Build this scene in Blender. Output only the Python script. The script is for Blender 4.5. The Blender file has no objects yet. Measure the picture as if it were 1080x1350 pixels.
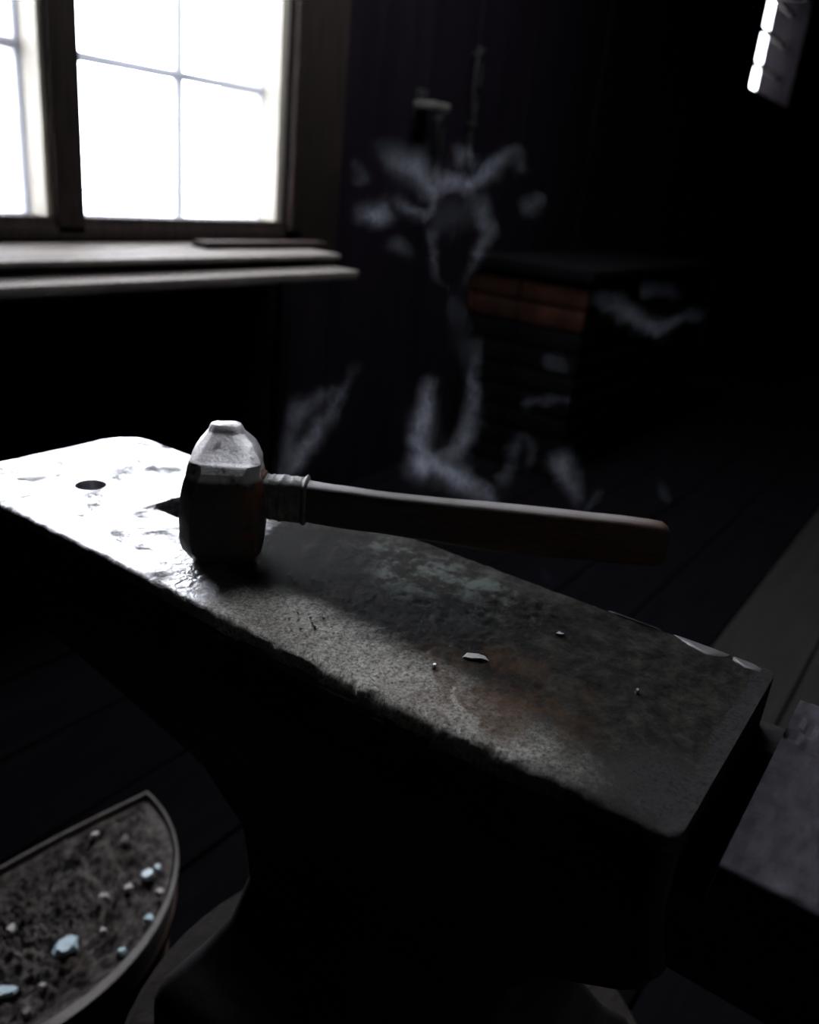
import bpy, bmesh, math, random
from mathutils import Vector, Matrix, noise as NZ
random.seed(7)
C = bpy.context.scene.collection
PI = math.pi
CZ = 1.02                      # camera height; floor is z = 0
FZ = CZ - 0.2214               # anvil face height

# ------------------------------------------------------------------ helpers
def link(name, me, mat=None, parent=None):
    o = bpy.data.objects.new(name, me); C.objects.link(o)
    if mat is not None and me is not None: me.materials.append(mat)
    if parent is not None: o.parent = parent
    return o
def obj(name, bm, mat, parent=None, smooth=None):
    bmesh.ops.recalc_face_normals(bm, faces=bm.faces)
    me = bpy.data.meshes.new(name); bm.to_mesh(me); bm.free()
    if smooth is not None:
        for p in me.polygons: p.use_smooth = True
        if smooth < 180: me.set_sharp_from_angle(angle=math.radians(smooth))
    return link(name, me, mat, parent)
def tag(o, label=None, cat=None, group=None, kind=None):
    if label: o['label'] = label
    if cat: o['category'] = cat
    if group: o['group'] = group
    if kind: o['kind'] = kind
    return o
def empty(name, loc=(0, 0, 0), rz=0.0, **k):
    o = bpy.data.objects.new(name, None); C.objects.link(o)
    o.location = loc; o.rotation_euler = (0, 0, rz); o.empty_display_size = .05
    return tag(o, **k)
def box(bm, x0, x1, y0, y1, z0, z1, bev=0.0, M=None):
    r = bmesh.ops.create_cube(bm, size=1)
    vs = r['verts']
    for v in vs:
        v.co = Vector(((x0+x1)/2 + v.co.x*(x1-x0), (y0+y1)/2 + v.co.y*(y1-y0), (z0+z1)/2 + v.co.z*(z1-z0)))
    if bev > 0:
        es = list({e for v in vs for e in v.link_edges})
        n0 = set(bm.verts)
        r2 = bmesh.ops.bevel(bm, geom=es, offset=bev, segments=2, affect='EDGES', profile=.6)
        vs = list({v for f in r2['faces'] for v in f.verts} | {v for v in vs if v.is_valid})
    if M is not None:
        for v in vs: v.co = M @ v.co
    return vs
def boxobj(name, a, mat, parent=None, bev=0.0):
    bm = bmesh.new(); box(bm, *a, bev=bev); return obj(name, bm, mat, parent, 30 if bev else None)
def loft(bm, rings, cap0=True, cap1=True, closed=True):
    R = [[bm.verts.new(p) for p in r] for r in rings]
    n = len(R[0])
    for a, b in zip(R, R[1:]):
        for i in range(n if closed else n-1):
            j = (i+1) % n
            bm.faces.new((a[i], a[j], b[j], b[i]))
    if cap0: bm.faces.new(R[0][::-1])
    if cap1: bm.faces.new(R[-1])
    return R
def tube(bm, pts, rad, n=10):
    pts = [Vector(p) for p in pts]; rings = []
    for i, p in enumerate(pts):
        t = (pts[min(i+1, len(pts)-1)] - pts[max(i-1, 0)]).normalized()
        a = t.cross(Vector((0, 0, 1)));
        if a.length < .1: a = t.cross(Vector((1, 0, 0)))
        a.normalize(); b = t.cross(a)
        r = rad[i] if isinstance(rad, (list, tuple)) else rad
        rings.append([p + (a*math.cos(2*PI*k/n) + b*math.sin(2*PI*k/n))*r for k in range(n)])
    loft(bm, rings)

# ------------------------------------------------------------------ materials
def mat(name, build):
    m = bpy.data.materials.new(name); m.use_nodes = True
    nt = m.node_tree; nt.nodes.clear()
    out = nt.nodes.new('ShaderNodeOutputMaterial')
    build(nt, out); return m
def N(nt, t, **k):
    n = nt.nodes.new(t)
    for a, v in k.items():
        if a.startswith('i_'):
            n.inputs[a[2:].replace('_', ' ')].default_value = v
        else: setattr(n, a, v)
    return n
def ramp(nt, fac, stops, interp='LINEAR'):
    r = nt.nodes.new('ShaderNodeValToRGB'); r.color_ramp.interpolation = interp
    e = r.color_ramp.elements
    while len(e) < len(stops): e.new(.5)
    for s, (p, c) in zip(e, stops):
        s.position = p; s.color = (c, c, c, 1) if isinstance(c, (int, float)) else (*c, 1)
    nt.links.new(fac, r.inputs[0]); return r.outputs[0]
def noise_n(nt, vec, scale, detail=6, rough=.6, dist=0.0):
    n = N(nt, 'ShaderNodeTexNoise'); n.inputs['Scale'].default_value = scale
    n.inputs['Detail'].default_value = detail; n.inputs['Roughness'].default_value = rough
    n.inputs['Distortion'].default_value = dist
    nt.links.new(vec, n.inputs['Vector']); return n.outputs['Fac']
def mixc(nt, fac, a, b, mode='MIX'):
    m = nt.nodes.new('ShaderNodeMix'); m.data_type = 'RGBA'; m.blend_type = mode
    for s, v in ((0, fac), (6, a), (7, b)):
        if isinstance(v, (int, float)): m.inputs[s].default_value = v
        elif isinstance(v, tuple): m.inputs[s].default_value = (*v, 1)
        else: nt.links.new(v, m.inputs[s])
    return m.outputs[2]
def mth(nt, op, a, b=0.0, clamp=False):
    m = nt.nodes.new('ShaderNodeMath'); m.operation = op; m.use_clamp = clamp
    for s, v in ((0, a), (1, b)):
        if isinstance(v, (int, float)): m.inputs[s].default_value = v
        else: nt.links.new(v, m.inputs[s])
    return m.outputs[0]
def mapr(nt, v, a, b, c=0.0, d=1.0):
    m = nt.nodes.new('ShaderNodeMapRange'); m.interpolation_type = 'SMOOTHSTEP'
    nt.links.new(v, m.inputs[0])
    for i, x in zip((1, 2, 3, 4), (a, b, c, d)): m.inputs[i].default_value = x
    return m.outputs[0]
def bump(nt, h, strength, dist, prev=None):
    b = nt.nodes.new('ShaderNodeBump'); b.inputs['Strength'].default_value = strength
    b.inputs['Distance'].default_value = dist; nt.links.new(h, b.inputs['Height'])
    if prev is not None: nt.links.new(prev, b.inputs['Normal'])
    return b.outputs[0]
def objvec(nt, scale=(1, 1, 1)):
    tc = nt.nodes.new('ShaderNodeTexCoord')
    mp = nt.nodes.new('ShaderNodeMapping'); mp.inputs['Scale'].default_value = scale
    nt.links.new(tc.outputs['Object'], mp.inputs[0]); return mp.outputs[0]
def P(nt, out, color, rough, metal=0.0, normal=None, spec=.5):
    b = nt.nodes.new('ShaderNodeBsdfPrincipled')
    for s, v in (('Base Color', color), ('Roughness', rough), ('Metallic', metal), ('Specular IOR Level', spec)):
        if isinstance(v, tuple): b.inputs[s].default_value = (*v, 1)
        elif isinstance(v, (int, float)): b.inputs[s].default_value = v
        else: nt.links.new(v, b.inputs[s])
    if normal is not None: nt.links.new(normal, b.inputs['Normal'])
    nt.links.new(b.outputs[0], out.inputs[0]); return b
def simple(name, c1, c2, scale, rough, metal=0.0, stretch=(1, 1, 1), bs=.3, bd=.002, spec=.5, detail=8):
    def f(nt, out):
        v = objvec(nt, stretch); n = noise_n(nt, v, scale, detail, .65)
        col = ramp(nt, n, [(.3, c1), (.7, c2)])
        P(nt, out, col, rough, metal, bump(nt, n, bs, bd), spec)
    return mat(name, f)

def face_steel(nt, out):
    v = objvec(nt)
    sx = nt.nodes.new('ShaderNodeSeparateXYZ'); nt.links.new(v, sx.inputs[0])
    X, Y = mth(nt, 'ADD', sx.outputs[0], .35), mth(nt, 'ADD', sx.outputs[1], .20)
    nbig = noise_n(nt, v, 22, 5, .6, .4)
    nmid = noise_n(nt, v, 75, 8, .7, .2)
    nfin = noise_n(nt, v, 520, 8, .8)
    npit = noise_n(nt, v, 900, 4, .8)
    # how worn-bright: the heel behind the hammer is rubbed clean, the rest is scale and pitting
    yy = mth(nt, 'ADD', Y, mth(nt, 'MULTIPLY', mth(nt, 'SUBTRACT', nmid, .5), .055))
    yy = mth(nt, 'ADD', yy, mth(nt, 'MULTIPLY', mth(nt, 'SUBTRACT', X, .35), -.55))
    pol0 = mapr(nt, yy, .330, .352)
    patch = mapr(nt, noise_n(nt, v, 26, 7, .74, .5), .52, .66)
    edge = mapr(nt, mth(nt, 'ADD', X, mth(nt, 'MULTIPLY', nmid, .012)), .284, .279)
    pol = mth(nt, 'MULTIPLY', pol0, mth(nt, 'SUBTRACT', 1.0, mth(nt, 'MAXIMUM', mth(nt, 'MULTIPLY', patch, .96), mth(nt, 'MULTIPLY', edge, .9))))
    # oxide colours
    ox = ramp(nt, nmid, [(.34, (.012, .011, .011)), (.46, (.036, .033, .029)), (.58, (.070, .065, .056)), (.70, (.12, .114, .104))])
    # strip along the near edge, rubbed paler, its window sheen painted into the colour
    dxs = mth(nt, 'MULTIPLY', mth(nt, 'SUBTRACT', mth(nt, 'ADD', X, mth(nt, 'MULTIPLY', mth(nt, 'SUBTRACT', Y, .2), -.02)), .288), 1/.029)
    dys = mth(nt, 'MULTIPLY', mth(nt, 'SUBTRACT', Y, .225), 1/.12)
    strip = mapr(nt, mth(nt, 'ADD', mth(nt, 'ADD', mth(nt, 'MULTIPLY', dxs, dxs), mth(nt, 'MULTIPLY', dys, dys)), mth(nt, 'MULTIPLY', mth(nt, 'SUBTRACT', nmid, .5), 2.2)), 1.9, -.1)
    pale = ramp(nt, nfin, [(.38, (.09, .082, .068)), (.46, (.40, .375, .33)), (.54, (.74, .71, .64)), (.62, (.95, .93, .87))])
    ox = mixc(nt, mth(nt, 'MULTIPLY', strip, 1.0), ox, pale)
    ox = mixc(nt, mth(nt, 'MULTIPLY', mth(nt, 'MULTIPLY', pol0, patch), .6), ox, (.20, .20, .21))
    rust_n = noise_n(nt, v, 38, 6, .7, .6)
    # rust patch in the middle of the face
    dx = mth(nt, 'MULTIPLY', mth(nt, 'SUBTRACT', X, .315), 1/.042); dy = mth(nt, 'MULTIPLY', mth(nt, 'SUBTRACT', Y, .145), 1/.05)
    d2 = mth(nt, 'ADD', mth(nt, 'MULTIPLY', dx, dx), mth(nt, 'MULTIPLY', dy, dy))
    rp = mth(nt, 'MULTIPLY', mapr(nt, d2, 1.6, .05), mapr(nt, rust_n, .40, .62))
    col = mixc(nt, mth(nt, 'MULTIPLY', rp, .85), ox, (.13, .068, .034))
    # handle's shadow painted dark, and pale bluish scale at the back half
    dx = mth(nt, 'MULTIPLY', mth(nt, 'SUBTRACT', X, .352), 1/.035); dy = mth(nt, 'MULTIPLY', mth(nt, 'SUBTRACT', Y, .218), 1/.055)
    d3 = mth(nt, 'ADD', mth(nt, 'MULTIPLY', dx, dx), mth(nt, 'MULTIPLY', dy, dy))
    near_black = mapr(nt, mth(nt, 'ADD', d3, mth(nt, 'MULTIPLY', mth(nt, 'SUBTRACT', nbig, .5), 1.6)), 1.3, .2)  # mask of the painted handle shadow
    col = mixc(nt, mth(nt, 'MULTIPLY', near_black, .75), col, (.025, .026, .028))
    dx = mth(nt, 'MULTIPLY', mth(nt, 'SUBTRACT', X, .392), 1/.034); dy = mth(nt, 'MULTIPLY', mth(nt, 'SUBTRACT', Y, .235), 1/.075)
    d4 = mth(nt, 'ADD', mth(nt, 'MULTIPLY', dx, dx), mth(nt, 'MULTIPLY', dy, dy))
    sc = mth(nt, 'MULTIPLY', mapr(nt, d4, 1.5, .1), mapr(nt, nmid, .47, .62))
    col = mixc(nt, mth(nt, 'MULTIPLY', sc, .75), col, (.20, .24, .225))
    dx = mth(nt, 'MULTIPLY', mth(nt, 'SUBTRACT', X, .362), 1/.042); dy = mth(nt, 'MULTIPLY', mth(nt, 'SUBTRACT', Y, .305), 1/.050)  # shade under hammer and handle painted black into the face colour
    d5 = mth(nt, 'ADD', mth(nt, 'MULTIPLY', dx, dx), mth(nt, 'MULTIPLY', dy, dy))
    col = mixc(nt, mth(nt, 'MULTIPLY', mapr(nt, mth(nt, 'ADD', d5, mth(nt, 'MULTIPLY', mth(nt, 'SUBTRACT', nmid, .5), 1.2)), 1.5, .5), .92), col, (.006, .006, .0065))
    dx = mth(nt, 'MULTIPLY', mth(nt, 'SUBTRACT', X, .300), 1/.030); dy = mth(nt, 'MULTIPLY', mth(nt, 'SUBTRACT', Y, .060), 1/.028)
    d6 = mth(nt, 'ADD', mth(nt, 'MULTIPLY', dx, dx), mth(nt, 'MULTIPLY', dy, dy))
    cb = mth(nt, 'MAXIMUM', mapr(nt, mth(nt, 'ADD', d6, mth(nt, 'MULTIPLY', mth(nt, 'SUBTRACT', nmid, .5), 5.0)), 1.0, -.2), mapr(nt, mth(nt, 'ADD', Y, mth(nt, 'MULTIPLY', mth(nt, 'SUBTRACT', nmid, .5), .03)), .0520, .0500))
    col = mixc(nt, mth(nt, 'MULTIPLY', mth(nt, 'MULTIPLY', cb, mapr(nt, nfin, .35, .55)), .75), col, (.10, .098, .106))
    # black pits
    col = mixc(nt, mapr(nt, npit, .60, .72), col, (.012, .011, .010))
    clean = ramp(nt, nbig, [(.3, (.42, .42, .44)), (.6, (.72, .72, .74))])
    col = mixc(nt, pol, col, clean)
    metal = mth(nt, 'MULTIPLY_ADD', pol, .75); 
    metal.node.inputs[2].default_value = .0
    metal = mth(nt, 'MAXIMUM', metal, mth(nt, 'MULTIPLY', strip, .5))
    rg = mth(nt, 'ADD', ramp(nt, nfin, [(.35, .78), (.65, .62)]), mth(nt, 'MULTIPLY', strip, -.22))
    rp2 = ramp(nt, nbig, [(.35, .40), (.65, .24)])
    rm = nt.nodes.new('ShaderNodeMix'); nt.links.new(pol, rm.inputs[0]); nt.links.new(rg, rm.inputs[2]); nt.links.new(rp2, rm.inputs[3])
    # bump : grit on the oxide, ripples where the hammered area begins, faint on the heel
    rip = noise_n(nt, v, 150, 3, .5, 1.2)
    ripw = mth(nt, 'MULTIPLY', mapr(nt, yy, .31, .34), mapr(nt, yy, .44, .37))
    h1 = mth(nt, 'MULTIPLY', nfin, mth(nt, 'SUBTRACT', 1.0, mth(nt, 'MULTIPLY', pol, .97)))
    h = mth(nt, 'ADD', mth(nt, 'MULTIPLY', h1, .0030), mth(nt, 'MULTIPLY', mth(nt, 'MULTIPLY', rip, ripw), .0022))
    h = mth(nt, 'ADD', h, mth(nt, 'MULTIPLY', mth(nt, 'MULTIPLY', nmid, mth(nt, 'SUBTRACT', 1.0, pol)), .0012))
    bn = bump(nt, h, 1.0, 1.0)
    P(nt, out, col, rm.outputs[0], metal, bn, mth(nt, 'ADD', .07, mth(nt, 'MULTIPLY', mth(nt, 'MAXIMUM', pol, strip), .38)))
M = {}
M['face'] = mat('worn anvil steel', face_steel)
M['iron'] = simple('dark forged iron', (.010, .009, .010), (.028, .025, .025), 30, .72, 0, bs=.5, bd=.003, spec=.15)
M['table'] = simple('scratched soft iron', (.036, .033, .040), (.085, .080, .094), 60, .6, .1, bs=.6, bd=.002, spec=.2)
M['horn'] = simple('rubbed grey iron', (.06, .06, .065), (.13, .13, .14), 45, .42, .5, bs=.3)
M['spall'] = simple('bare broken steel', (.13, .12, .125), (.20, .19, .195), 90, .42, .2, bs=.2, bd=.001)
M['scale'] = simple('grey forge scale', (.30, .30, .30), (.48, .48, .48), 200, .5, .1, bs=.4, bd=.001)
M['bright'] = simple('bright broken metal', (.6, .62, .66), (.85, .87, .9), 200, .25, .2, bs=.2, bd=.001)
M['cream'] = simple('aged painted timber', (.42, .38, .31), (.62, .58, .50), 9, .7, stretch=(6, 6, 1))
M['muntin'] = simple('old white paint on glazing bars', (.55, .56, .60), (.72, .73, .78), 20, .6)
M['oak'] = simple('dark weathered oak', (.010, .0065, .006), (.034, .021, .017), 7, .8, stretch=(10, 10, 1), bs=.6, bd=.01, spec=.2)
M['sill'] = simple('grey weathered sill board', (.075, .064, .056), (.19, .168, .15), 5, .75, stretch=(1, 8, 8), bs=.5, bd=.004, spec=.3)
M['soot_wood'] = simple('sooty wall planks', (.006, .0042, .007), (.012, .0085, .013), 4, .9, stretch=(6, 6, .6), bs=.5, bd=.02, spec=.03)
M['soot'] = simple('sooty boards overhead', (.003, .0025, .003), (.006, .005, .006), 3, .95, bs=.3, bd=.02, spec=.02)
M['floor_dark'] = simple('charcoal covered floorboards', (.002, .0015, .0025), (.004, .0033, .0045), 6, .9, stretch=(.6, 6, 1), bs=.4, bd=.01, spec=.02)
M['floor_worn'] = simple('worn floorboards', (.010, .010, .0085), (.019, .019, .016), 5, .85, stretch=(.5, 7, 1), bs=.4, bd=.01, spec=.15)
M['stump'] = simple('oak stump', (.006, .0045, .004), (.016, .011, .009), 6, .85, stretch=(6, 6, .7), bs=.6, bd=.01, spec=.2)
M['tub'] = simple('grey tub staves', (.12, .108, .10), (.20, .185, .172), 9, .75, stretch=(5, 5, .8), bs=.3, spec=.2)
M['hoop'] = simple('rusty hoop iron', (.05, .025, .016), (.10, .05, .03), 40, .7, .3)
M['brick'] = simple('sooty red brick', (.009, .004, .0025), (.038, .014, .008), 9, .9, bs=.4, bd=.01, spec=.1)
M['black_iron'] = simple('black iron', (.02, .02, .02), (.05, .05, .05), 30, .5, .6)
M['pale_iron'] = simple('rubbed iron tool', (.10, .095, .085), (.20, .19, .17), 30, .5, .3)

def hammer_head_m(nt, out):
    v = objvec(nt)
    sx = nt.nodes.new('ShaderNodeSeparateXYZ'); nt.links.new(v, sx.inputs[0])
    n = noise_n(nt, v, 90, 8, .7, .3); f = noise_n(nt, v, 500, 4, .7)
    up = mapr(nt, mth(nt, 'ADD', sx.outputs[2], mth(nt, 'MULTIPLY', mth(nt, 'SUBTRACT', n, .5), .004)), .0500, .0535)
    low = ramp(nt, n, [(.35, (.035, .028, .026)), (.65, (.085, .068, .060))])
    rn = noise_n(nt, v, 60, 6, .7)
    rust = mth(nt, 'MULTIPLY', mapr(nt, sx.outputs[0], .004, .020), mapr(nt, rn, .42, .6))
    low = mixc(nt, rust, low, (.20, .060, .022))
    hi = ramp(nt, n, [(.33, (.16, .16, .18)), (.43, (.74, .72, .73)), (.7, (.93, .90, .91))])  # top of the head coloured much paler to carry its overhead light
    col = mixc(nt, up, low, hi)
    P(nt, out, col, ramp(nt, n, [(.3, .50), (.7, .30)]), mth(nt, 'MULTIPLY', up, .35), bump(nt, mth(nt, 'ADD', n, mth(nt, 'MULTIPLY', f, .4)), .55, .0012))
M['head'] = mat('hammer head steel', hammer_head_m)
def handle_m(nt, out):
    v = objvec(nt, (1, 9, 9)); n = noise_n(nt, v, 60, 8, .7, .2)
    v2 = objvec(nt); sx = nt.nodes.new('ShaderNodeSeparateXYZ'); nt.links.new(v2, sx.inputs[0])
    a = ramp(nt, n, [(.3, (.022, .016, .013)), (.7, (.065, .048, .040))])
    b = ramp(nt, n, [(.35, (.035, .018, .012)), (.65, (.13, .055, .030))])
    side = mixc(nt, mapr(nt, sx.outputs[0], .09, .20), a, b)
    # the upper edge is painted pale grey as if lit from above
    col = mixc(nt, mapr(nt, sx.outputs[2], .0475, .0505), side, (.46, .45, .46))
    P(nt, out, col, .5, 0, bump(nt, n, .35, .001))
M['handle'] = mat('old ash handle', handle_m)
M['wrap'] = simple('greasy leather wrap', (.05, .046, .043), (.24, .23, .215), 130, .5, 0, bs=.9, bd=.002)
M['rust'] = simple('flaking rust', (.05, .02, .012), (.20, .08, .04), 160, .8, 0, bs=.9, bd=.002)

def dirt_m(nt, out):
    v = objvec(nt); n = noise_n(nt, v, 45, 8, .75, .3); n2 = noise_n(nt, v, 14, 4, .6)
    col = ramp(nt, n, [(.32, (.012, .010, .010)), (.45, (.07, .058, .053)), (.60, (.20, .172, .158)), (.75, (.32, .28, .26))])
    col = mixc(nt, mapr(nt, n2, .5, .7), col, (.075, .050, .038), 'MIX')
    col = mixc(nt, .5, col, ramp(nt, n, [(.38, (.012, .011, .011)), (.62, (.19, .165, .155))]))
    P(nt, out, col, .85, 0, bump(nt, n, 1.0, .010), .3)
M['dirt'] = mat('ash and cinder dirt', dirt_m)
M['blue'] = simple('pale blue glassy slag', (.36, .50, .56), (.55, .68, .72), 60, .25, 0, bs=.2)
M['bone'] = simple('pale clinker', (.32, .29, .27), (.50, .47, .45), 60, .6, 0)

def glass_m(nt, out):
    t = nt.nodes.new('ShaderNodeBsdfTransparent'); t.inputs[0].default_value = (.97, .98, 1, 1)
    g = nt.nodes.new('ShaderNodeBsdfGlossy'); g.inputs['Roughness'].default_value = .02
    fr = nt.nodes.new('ShaderNodeFresnel'); fr.inputs[0].default_value = 1.45
    mx = nt.nodes.new('ShaderNodeMixShader')
    nt.links.new(mth(nt, 'MINIMUM', fr.outputs[0], .35), mx.inputs[0]); nt.links.new(t.outputs[0], mx.inputs[1]); nt.links.new(g.outputs[0], mx.inputs[2])
    nt.links.new(mx.outputs[0], out.inputs[0])
M['glass'] = mat('window glass', glass_m)
def snow_m(nt, out): P(nt, out, (.85, .87, .9), .8)
M['snow'] = mat('snow', snow_m)

# ------------------------------------------------------------------ room
WY, GY = 1.70, 1.765           # inner wall plane, glass plane
OUTY = 1.95
X0, X1, Y0, ZC = -2.6, 8.6, -3.2, 2.75
def struct(name, a, m, parent=None, bev=0): 
    o = boxobj(name, a, m, parent, bev); o['kind'] = 'structure'; return o
# main window opening
WX0, WX1, WZ0, WZ1 = .60, 1.835, CZ-.178, CZ+1.00
SX0, SX1, SZ0, SZ1 = 6.03, 7.11, CZ+.71, CZ+1.43
wt = WY + .012
def wall_window():
    bm = bmesh.new()
    rects = [(X0, WX0, -.1, ZC+.1), (WX0, WX1, -.1, WZ0), (WX0, WX1, WZ1, ZC+.1), (WX1, SX0, -.1, ZC+.1),
             (SX0, SX1, -.1, SZ0), (SX0, SX1, SZ1, ZC+.1), (SX1, X1+.1, -.1, ZC+.1)]
    for x0, x1, z0, z1 in rects: box(bm, x0, x1, wt, OUTY, z0, z1)
    return bm
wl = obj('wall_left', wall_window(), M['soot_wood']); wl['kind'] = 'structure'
# upright planks that line the window wall
bm = bmesh.new(); x = X0+.01; k = 0
while x < X1:
    w = random.uniform(.16, .26); x1 = min(x+w, X1)
    d = random.uniform(0, .012)
    for a, b, z0, z1 in ((x, x1-.006, 0, ZC),):
        segs = [(z0, z1)]
        if b > WX0 and a < WX1: segs = [(0, WZ0), (WZ1, ZC)]
        if b > SX0 and a < SX1: segs = [(0, SZ0), (SZ1, ZC)]
        if b > WX0 and a < WX0: b = WX0
        if a < WX1 < b:  a = WX1; segs = [(0, ZC)]
        if b > SX0 and a < SX0: b = SX0; segs = [(0, ZC)]
        if a < SX1 < b:  a = SX1; segs = [(0, ZC)]
        for s in segs: box(bm, a, b, WY-d, wt+.001, s[0], s[1])
    x = x1; k += 1
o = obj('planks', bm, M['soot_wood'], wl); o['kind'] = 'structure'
struct('wall_far', (X1, X1+.15, Y0, OUTY, -.1, ZC+.1), M['soot_wood'])
struct('wall_near', (X0-.15, X0, Y0, OUTY, -.1, ZC+.1), M['soot_wood'])
# wall behind the camera with a door gap added for faint fill light
bm = bmesh.new()
DX0, DX1, DZ = -1.3, -.45, 2.0
box(bm, X0-.15, DX0, Y0-.15, Y0, -.1, ZC+.1); box(bm, DX1, X1+.15, Y0-.15, Y0, -.1, ZC+.1); box(bm, DX0, DX1, Y0-.15, Y0, DZ, ZC+.1)
o = obj('wall_right', bm, M['soot_wood']); o['kind'] = 'structure'
o = struct('door_1', (DX0, DX1-.04, Y0-.06, Y0-.02, .01, DZ), M['oak'])
KX0, KX1, KY0, KY1 = 1.35, 2.50, .75, 1.60      # skylight in the roof boards
bm = bmesh.new()
for a in ((X0-.1, KX0, Y0-.1, OUTY), (KX1, X1+.1, Y0-.1, OUTY), (KX0, KX1, Y0-.1, KY0), (KX0, KX1, KY1, OUTY)): box(bm, *a, ZC, ZC+.12)
ceil = obj('ceiling', bm, M['soot']); ceil['kind'] = 'structure'
bm = bmesh.new()
for a in ((KX0, KX0+.03, KY0, KY1), (KX1-.03, KX1, KY0, KY1), (KX0, KX1, KY0, KY0+.03), (KX0, KX1, KY1-.03, KY1), ((KX0+KX1)/2-.015, (KX0+KX1)/2+.015, KY0, KY1)): box(bm, *a, ZC+.05, ZC+.11)
o = obj('window_3', bm, M['oak']); o['kind'] = 'structure'
bm = bmesh.new(); box(bm, KX0+.02, KX1-.02, KY0+.02, KY1-.02, ZC+.08, ZC+.084); g = obj('glass', bm, M['glass'], o); g['kind'] = 'structure'
bm = bmesh.new()
for bx in (-1.4, 2.9, 5.6): box(bm, bx, bx+.16, Y0, WY-.02, ZC-.17, ZC-.001)
o = obj('trim_1', bm, M['soot']); o['kind'] = 'structure'
# floor : base with planks running from the camera side into the room
fl = struct('floor', (X0-.1, X1+.1, Y0-.1, OUTY, -.2, -.02), M['soot'])
bmA, bmB = bmesh.new(), bmesh.new()
y = .352; 
ys = []
yy = .352
while yy > Y0: ys.append((yy-.208, yy, True)); yy -= .214
yy = .358
while yy < WY: ys.append((yy, min(yy+.208, WY), False)); yy += .214
for a, b, worn in ys:
    x = X0 + random.uniform(-1, 0)
    while x < X1:
        x2 = x + random.uniform(2.4, 3.6)
        if worn and x < 1.45 < x2: x2 = 1.45
        xa, xb = max(x, X0), min(x2-.006, X1)
        if xb > xa: box(bmB if worn and xa > 1.2 else bmA, xa, xb, a, b, -.021, random.uniform(-.004, 0), bev=.002)
        x = x2
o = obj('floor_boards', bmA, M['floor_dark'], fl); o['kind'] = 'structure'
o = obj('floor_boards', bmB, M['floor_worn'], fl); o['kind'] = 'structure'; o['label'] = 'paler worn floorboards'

# ------------------------------------------------------------------ windows
def window(name, x0, x1, z0, z1, sashes, cols, rows_z, glass_y, mullions, frame_m, barw):
    root = bpy.data.objects.new(name, None); C.objects.link(root); root.location = (x0, WY, z0); root['kind'] = 'structure'
    L = Vector((x0, WY, z0))
    def part(nm, boxes, m, bev=.002, lab=None):
        bm = bmesh.new()
        for b in boxes: box(bm, b[0]-L.x, b[1]-L.x, b[2]-L.y, b[3]-L.y, b[4]-L.z, b[5]-L.z, bev=bev)
        o = obj(nm, bm, m, root, 30)
        o['kind'] = 'structure'
        if lab: o['label'] = lab
        return o
    return root, part
w1, part = window('window_1', WX0, WX1, WZ0, WZ1, 0, 0, 0, 0, 0, 0, 0)
# heavy dark outer frame and mullion
ZB = WZ0 + .028
part('frame', [(WX0-.02, WX1, WY-.012, OUTY-.02, WZ0-.02, ZB-.022), (WX0-.02, WX1+.0, WY-.005, OUTY-.02, WZ1-.03, WZ1+.02),
               (WX0-.02, WX0+.03, WY-.012, OUTY-.02, WZ0, WZ1)], M['oak'])
part('mullion', [(1.128, 1.196, WY-.012, GY+.03, WZ0-.01, WZ1)], M['oak'])
part('bottom_rail', [(WX0, WX1, WY-.008, WY+.05, WZ0-.035, ZB-.004)], M['oak'])
# reveals: the light coloured inner faces beside the glass
part('jamb', [(1.806, WX1, WY+.004, OUTY-.02, ZB-.02, WZ1)], M['cream'], lab='cream painted side of the opening')
part('jamb', [(1.112, 1.1285, WY+.002, OUTY-.1, ZB-.02, WZ1)], M['cream'], lab='cream painted side of the mullion')
def sash(xa, xb, cuts_x, cuts_z):
    fw = .012
    bs = [(xa, xa+fw, GY, GY+.028, ZB-.02, WZ1), (xb-fw, xb, GY, GY+.028, ZB-.02, WZ1), (xa, xb, GY, GY+.028, ZB-.02, ZB-.004)]
    o = part('sash', bs, M['muntin'], .002)
    bm = bmesh.new(); L = w1.location
    for c in cuts_x: box(bm, c-.011-L.x, c+.011-L.x, GY+.004-L.y, GY+.02-L.y, ZB-.01-L.z, WZ1-L.z, bev=.002)
    for c in cuts_z: box(bm, xa+.005-L.x, xb-.005-L.x, GY+.003-L.y, GY+.021-L.y, c-.0095-L.z, c+.0095-L.z, bev=.002)
    g = obj('muntin', bm, M['muntin'], w1, 30); g['kind'] = 'structure'
    bm = bmesh.new(); box(bm, xa+.004-L.x, xb-.004-L.x, GY+.011-L.y, GY+.014-L.y, ZB-.012-L.z, WZ1-.02-L.z)
    g = obj('glass', bm, M['glass'], w1); g['kind'] = 'structure'
    bm = bmesh.new(); y_ = GY-.012-L.y
    bm.faces.new([bm.verts.new(p) for p in ((xa+.001-L.x, y_, ZB-.004-L.z), (xb-.001-L.x, y_, ZB-.004-L.z), (xb-.001-L.x, y_, WZ1-.02-L.z), (xa+.001-L.x, y_, WZ1-.02-L.z))])
    g = obj('inner_pane', bm, M['dusty'], w1); g['kind'] = 'structure'; g['label'] = 'dusty inner pane'
def glare_veil_m(nt, out):  # added pane: a translucent veil lightens the bars like glare
    t = nt.nodes.new('ShaderNodeBsdfTransparent'); g = nt.nodes.new('ShaderNodeBsdfTranslucent'); g.inputs[0].default_value = (.85, .88, 1, 1)
    mx = nt.nodes.new('ShaderNodeMixShader'); v = objvec(nt); n = noise_n(nt, v, 3, 4)
    nt.links.new(ramp(nt, n, [(.3, .085), (.7, .12)]), mx.inputs[0]); nt.links.new(t.outputs[0], mx.inputs[1]); nt.links.new(g.outputs[0], mx.inputs[2])
    nt.links.new(mx.outputs[0], out.inputs[0])
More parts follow.
